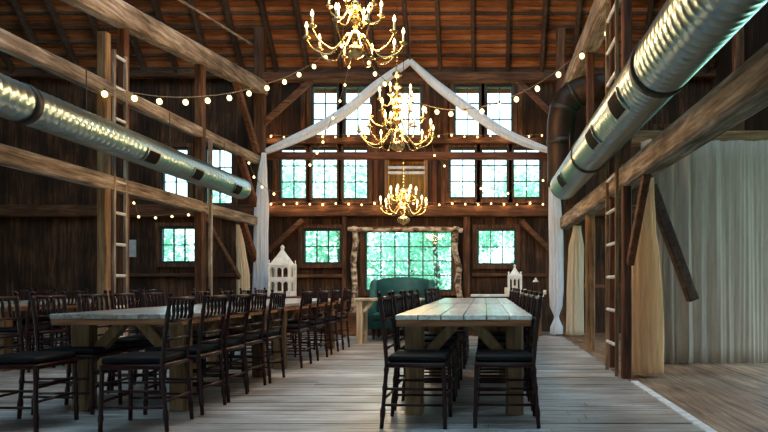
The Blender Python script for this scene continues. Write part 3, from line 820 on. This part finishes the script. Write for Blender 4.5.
# ------------------------------------------------------------------ chandeliers
def chandelier(x, d, ybot, tiers, ytop, zc, label, hub=1.0):
    """tiers: (radius, cup height above base, arms, phase)"""
    X = (x - VX) / F * d; z0 = EYE + (VY - ybot) / F * d; ztop = EYE + (VY - ytop) / F * d
    root = empty('chandelier', (X, d, z0), label=label, cat='chandelier')
    H = ztop - z0; b = M['brass']
    prof = [(.004, 0), (.02*hub, .012)]
    k = 0; z = .02
    prof += [(.075*hub, .05), (.09*hub, .085), (.075*hub, .12), (.03*hub, .15)]
    z = .15; kk = 0
    while z < H - .07:
        a = [(.022, .0), (.045, .02), (.055, .045), (.04, .07), (.02, .085)] if kk % 2 else [(.018, 0), (.03, .03), (.016, .06)]
        for q, e in a: prof.append((q * hub, z + e))
        z += .09 if kk % 2 else .065; kk += 1
    prof += [(.02, H - .03), (.012, H - .01), (.003, H)]
    MB().lathe(prof, (0, 0, 0), 16).build('column', b, root, True)
    zr = roofz(d) - z0
    MB().tube([(0, 0, H - .01), (0, 0, zr)], .0055, 6).build('suspension_cable', M['iron'], root)
    s = MB()
    for i in range(7): s.lathe([(.010, H + .02 + i*.05), (.016, H + .035 + i*.05), (.010, H + .05 + i*.05)], (0, 0, 0), 8)
    s.build('chain', b, root, True)
    for (r, zc_, n, ph) in tiers:
        for i in range(n):
            a = ph + 2*PI*i/n; ca, sa = math.cos(a), math.sin(a)
            dip = .28 * r + .02
            pr = catmull([Vector((.03, 0, zc_ + .02)), Vector((.12*r+.03, 0, zc_ + .05)), Vector((.30*r+.02, 0, zc_ - dip * .35)), Vector((.55*r, 0, zc_ - dip)), Vector((.85*r, 0, zc_ - dip*.72)), Vector((r, 0, zc_ - .02)), Vector((r, 0, zc_))], 4)
            arm = MB().tube([(p.x*ca, p.x*sa, p.z) for p in pr], .0085, 6).build('arm', b, root, True)
            MB().lathe([(.006, -.02), (.02, -.008), (.04, 0), (.042, .006), (.012, .008), (.014, .03)], (r*ca, r*sa, zc_), 10).build('drip_cup', b, arm, True)
            MB().lathe([(.0115, .02), (.0115, .095), (.006, .1)], (r*ca, r*sa, zc_), 8).build('candle_sleeve', M['candle'], arm, True)
            MB().lathe([(.007, .095), (.0165, .115), (.015, .135), (.006, .158), (.001, .168)], (r*ca, r*sa, zc_), 8).build('flame_bulb', M['flame'], arm, True)
    L = bpy.data.lights.new('chandelier_light', 'POINT'); L.energy = zc; L.color = (1.0, .60, .28); L.shadow_soft_size = .25
    lo = bpy.data.objects.new('chandelier_light', L); col.objects.link(lo); lo.parent = root; lo.location = (0, 0, H * .5 + .1)
chandelier(355.5, 6.2, 60, [(.49, .20, 10, .15), (.27, .50, 6, .4)], -2, 120, 'large brass chandelier at the top, partly above the photo edge', 1.1)
chandelier(397, 8.0, 152, [(.49, .235, 10, .3), (.35, .46, 6, .1), (.23, .70, 5, .7)], 71, 120, 'tall three-tier brass chandelier in front of the top windows', 1.2)
chandelier(403.5, 9.5, 225.5, [(.36, .29, 8, .25), (.20, .46, 6, .2)], 184, 80, 'small low brass chandelier in front of the gold-lit recess', 1.15)

# ------------------------------------------------------------------ strings of bulbs
def bulb_string(name, pts, r, mat, label, sag=.03, drop=None, tail=None, group=None):
    ps = [P(*p) for p in pts]; base = ps[0].copy()
    root = empty(name, base, label=label, cat='string lights', group=group)
    cab = [p + Vector((0, 0, r * 1.9)) - base for p in ps]
    path = catmull(cab, 3)
    if tail: path.append(path[-1] + Vector(tail))
    MB().tube(path, .0055 if r > .02 else .004, 5).build('cable', M['cable'], root)
    for i, p in enumerate(ps):
        q = p - base; s = MB()
        s.ball(q, r, 10, 1.12); b = s.build('bulb', mat, root, True)
        MB().lathe([(r*.45, r*.85), (r*.45, r*1.7), (r*.25, r*1.9)], q, 8).build('socket', M['iron'], b)
    if mat is M['fairy']: fairy_glow(root, pts[::2], 1.5)
def fairy_glow(root, ps, e):
    for k, p in enumerate(ps):
        L = bpy.data.lights.new('bulb_light', 'POINT'); L.energy = e; L.color = (1, .55, .22); L.shadow_soft_size = .03
        o = bpy.data.objects.new('bulb_light', L); col.objects.link(o); o.location = P(*p) + Vector((0, -.035, 0)) - root.location; o.parent = root
def lerpd(xy, d0, d1):
    n = len(xy) - 1
    return [(x, y, 1 / ((1/d0) + ((1/d1) - (1/d0)) * i / n)) for i, (x, y) in enumerate(xy)]
bulb_string('string_lights', lerpd([(104.6,94),(134.4,98.4),(159.4,101.6),(185.6,102.3),(207.7,100.7),(229.4,98),(249,93.5),(267,88),(284.5,82),(299,74.7),(314,66.6),(325.6,57.5),(342,46)], 6.75, 10.6), .033, M['bulb'], 'string of round bulbs sagging across the upper left', tail=(.15, 0, 1.9))
bulb_string('string_lights', lerpd([(350,52),(349,67),(345,85),(340,101),(333,118),(323,142),(317,153),(310,165),(300,179),(288,189),(274,194),(262,187),(254,177),(249,163)], 10.7, 11.25), .022, M['bulb'], 'string of bulbs falling from roof centre to left drape')
bulb_string('string_lights', lerpd([(356,43),(362,53),(369,63),(375,74),(385,84),(397,94),(411,103),(424.5,109),(437,112),(451,114),(465,113.5),(482,111.4),(499.5,106),(516.4,99.4),(537.4,88.7),(558.5,74.7),(582,56),(607,33.6)], 10.6, 7.2), .032, M['bulb'], 'string of round bulbs sagging across the upper right')
bulb_string('string_lights', lerpd([(426,112),(430,134),(434.5,155.5),(444.4,166),(461,180),(481,188.6),(494,191.5),(508,193.5),(526,188.5),(543,180.5),(550,175)], 11.3, 11.2), .020, M['bulb'], 'string of bulbs dipping from centre beam to right drape')
bulb_string('string_lights', [(271 + 12.95 * i, 204.2 + .7 * math.sin(i * 2.1), 12.18) for i in range(22)], .019, M['fairy'], 'row of small warm bulbs along the wall sill beam')
bulb_string('string_lights', [(271 + 12.9 * i, 136.3 + .9 * math.sin(i * 1.7), 12.2) for i in range(22)], .017, M['fairy'], 'row of small warm bulbs under the top windows')
bulb_string('string_lights', [(122, 214, 12.1), (134, 203, 12.1), (138.6, 216.8, 12.1), (155.5, 217.8, 12.1), (172, 216.5, 12.1), (188.5, 214.9, 12.1), (206, 211, 12.1)], .024, M['bulb'], 'short string of bulbs above the far left low window')

# ------------------------------------------------------------------ outdoors
gr = MB()
gr.box(-60, 60, -40, 60, -.9, -.32)
gr.build('ground', M['grass'], kind='structure', label='grass ground outside the barn', cat='ground')
def tree(x, y, h, rad, label, seed):
    rr = random.Random(seed); root = empty('leafy_tree', (x, y, -.33), label=label, cat='tree', group='trees outside the windows')
    MB().tube([(0, 0, 0), (.1, .05, h*.3), (-.05, 0, h*.75)], [.16, .12, .05], 8).build('trunk', M['bark'], root, True)
    s = MB()
    cl = [(Vector((rr.gauss(0, rad*.5), rr.gauss(0, rad*.4), h * rr.uniform(.12, .92))), rr.uniform(.35, .8)) for _ in range(44)]
    for _ in range(5200):
        c, q = rr.choice(cl); v = Vector((rr.gauss(0, 1), rr.gauss(0, 1), rr.gauss(0, 1))).normalized() * q * rr.random() ** .35
        p = c + v; e = rr.uniform(.05, .11)
        a = Vector((rr.gauss(0, 1), rr.gauss(0, 1), rr.gauss(0, 1))).normalized(); b = a.cross(Vector((rr.gauss(0, 1), rr.gauss(0, 1), rr.gauss(0, 1)))).normalized()
        s.add([p - a*e, p - b*e*.5, p + a*e, p + b*e*.5], [(0, 1, 2, 3)])
    s.build('foliage', M['leaf'], root)
tp = [(-13.5, 20, 5.2, 2.2, 'far left'), (-10.2, 18.5, 4.6, 1.8, 'left of the duct windows'), (-7.2, 20, 5.6, 2.0, 'outside the left low window'), (-4.4, 18, 4.9, 1.8, 'outside the left window trio'), (-1.6, 19, 4.4, 1.9, 'outside the large middle window'),
      (1.2, 18.2, 5.0, 1.8, 'outside the right window trio'), (4.2, 20, 5.4, 2.0, 'outside the right aisle'), (-2.9, 23, 5.2, 2.2, 'farther off behind the large window'), (7, 22, 5.6, 2.2, 'farthest right')]
for i, (x, y, h, rad, l) in enumerate(tp): tree(x, y, h, rad, 'pale green leafy tree ' + l, 40 + i)

# ------------------------------------------------------------------ light
w = bpy.data.worlds.new('sky'); sc.world = w; w.use_nodes = True
t = w.node_tree; bg = t.nodes['Background']
tc = t.nodes.new('ShaderNodeTexCoord'); sp = t.nodes.new('ShaderNodeSeparateXYZ'); t.links.new(tc.outputs['Generated'], sp.inputs[0])
cr = t.nodes.new('ShaderNodeValToRGB'); cr.color_ramp.elements[0].position = 0; cr.color_ramp.elements[0].color = (.62, .88, .92, 1)
cr.color_ramp.elements[1].position = .7; cr.color_ramp.elements[1].color = (.52, .76, .98, 1)
t.links.new(sp.outputs['Z'], cr.inputs[0]); t.links.new(cr.outputs[0], bg.inputs[0])
bg.inputs[1].default_value = 2.8
su = bpy.data.lights.new('sun', 'SUN'); su.energy = 9; su.color = (1, .95, .85); su.angle = .05
so = bpy.data.objects.new('sun', su); col.objects.link(so); so.rotation_euler = (0, math.radians(-60), math.radians(25))

# ------------------------------------------------------------------ camera
cam = bpy.data.cameras.new('camera'); co = bpy.data.objects.new('camera', cam); col.objects.link(co)
co.location = (0, 0, EYE); co.rotation_euler = (PI/2, 0, 0)
cam.sensor_width = 36; cam.lens = 36 * F / 768
cam.shift_x = (384 - VX) / 768; cam.shift_y = (VY - 216) / 768; cam.clip_end = 200
sc.camera = co
vs = sc.view_settings
sc.display_settings.display_device = 'sRGB'
vs.view_transform = 'Standard'; vs.look = 'None'; vs.exposure = 0.82; vs.gamma = 1; vs.use_curve_mapping = False
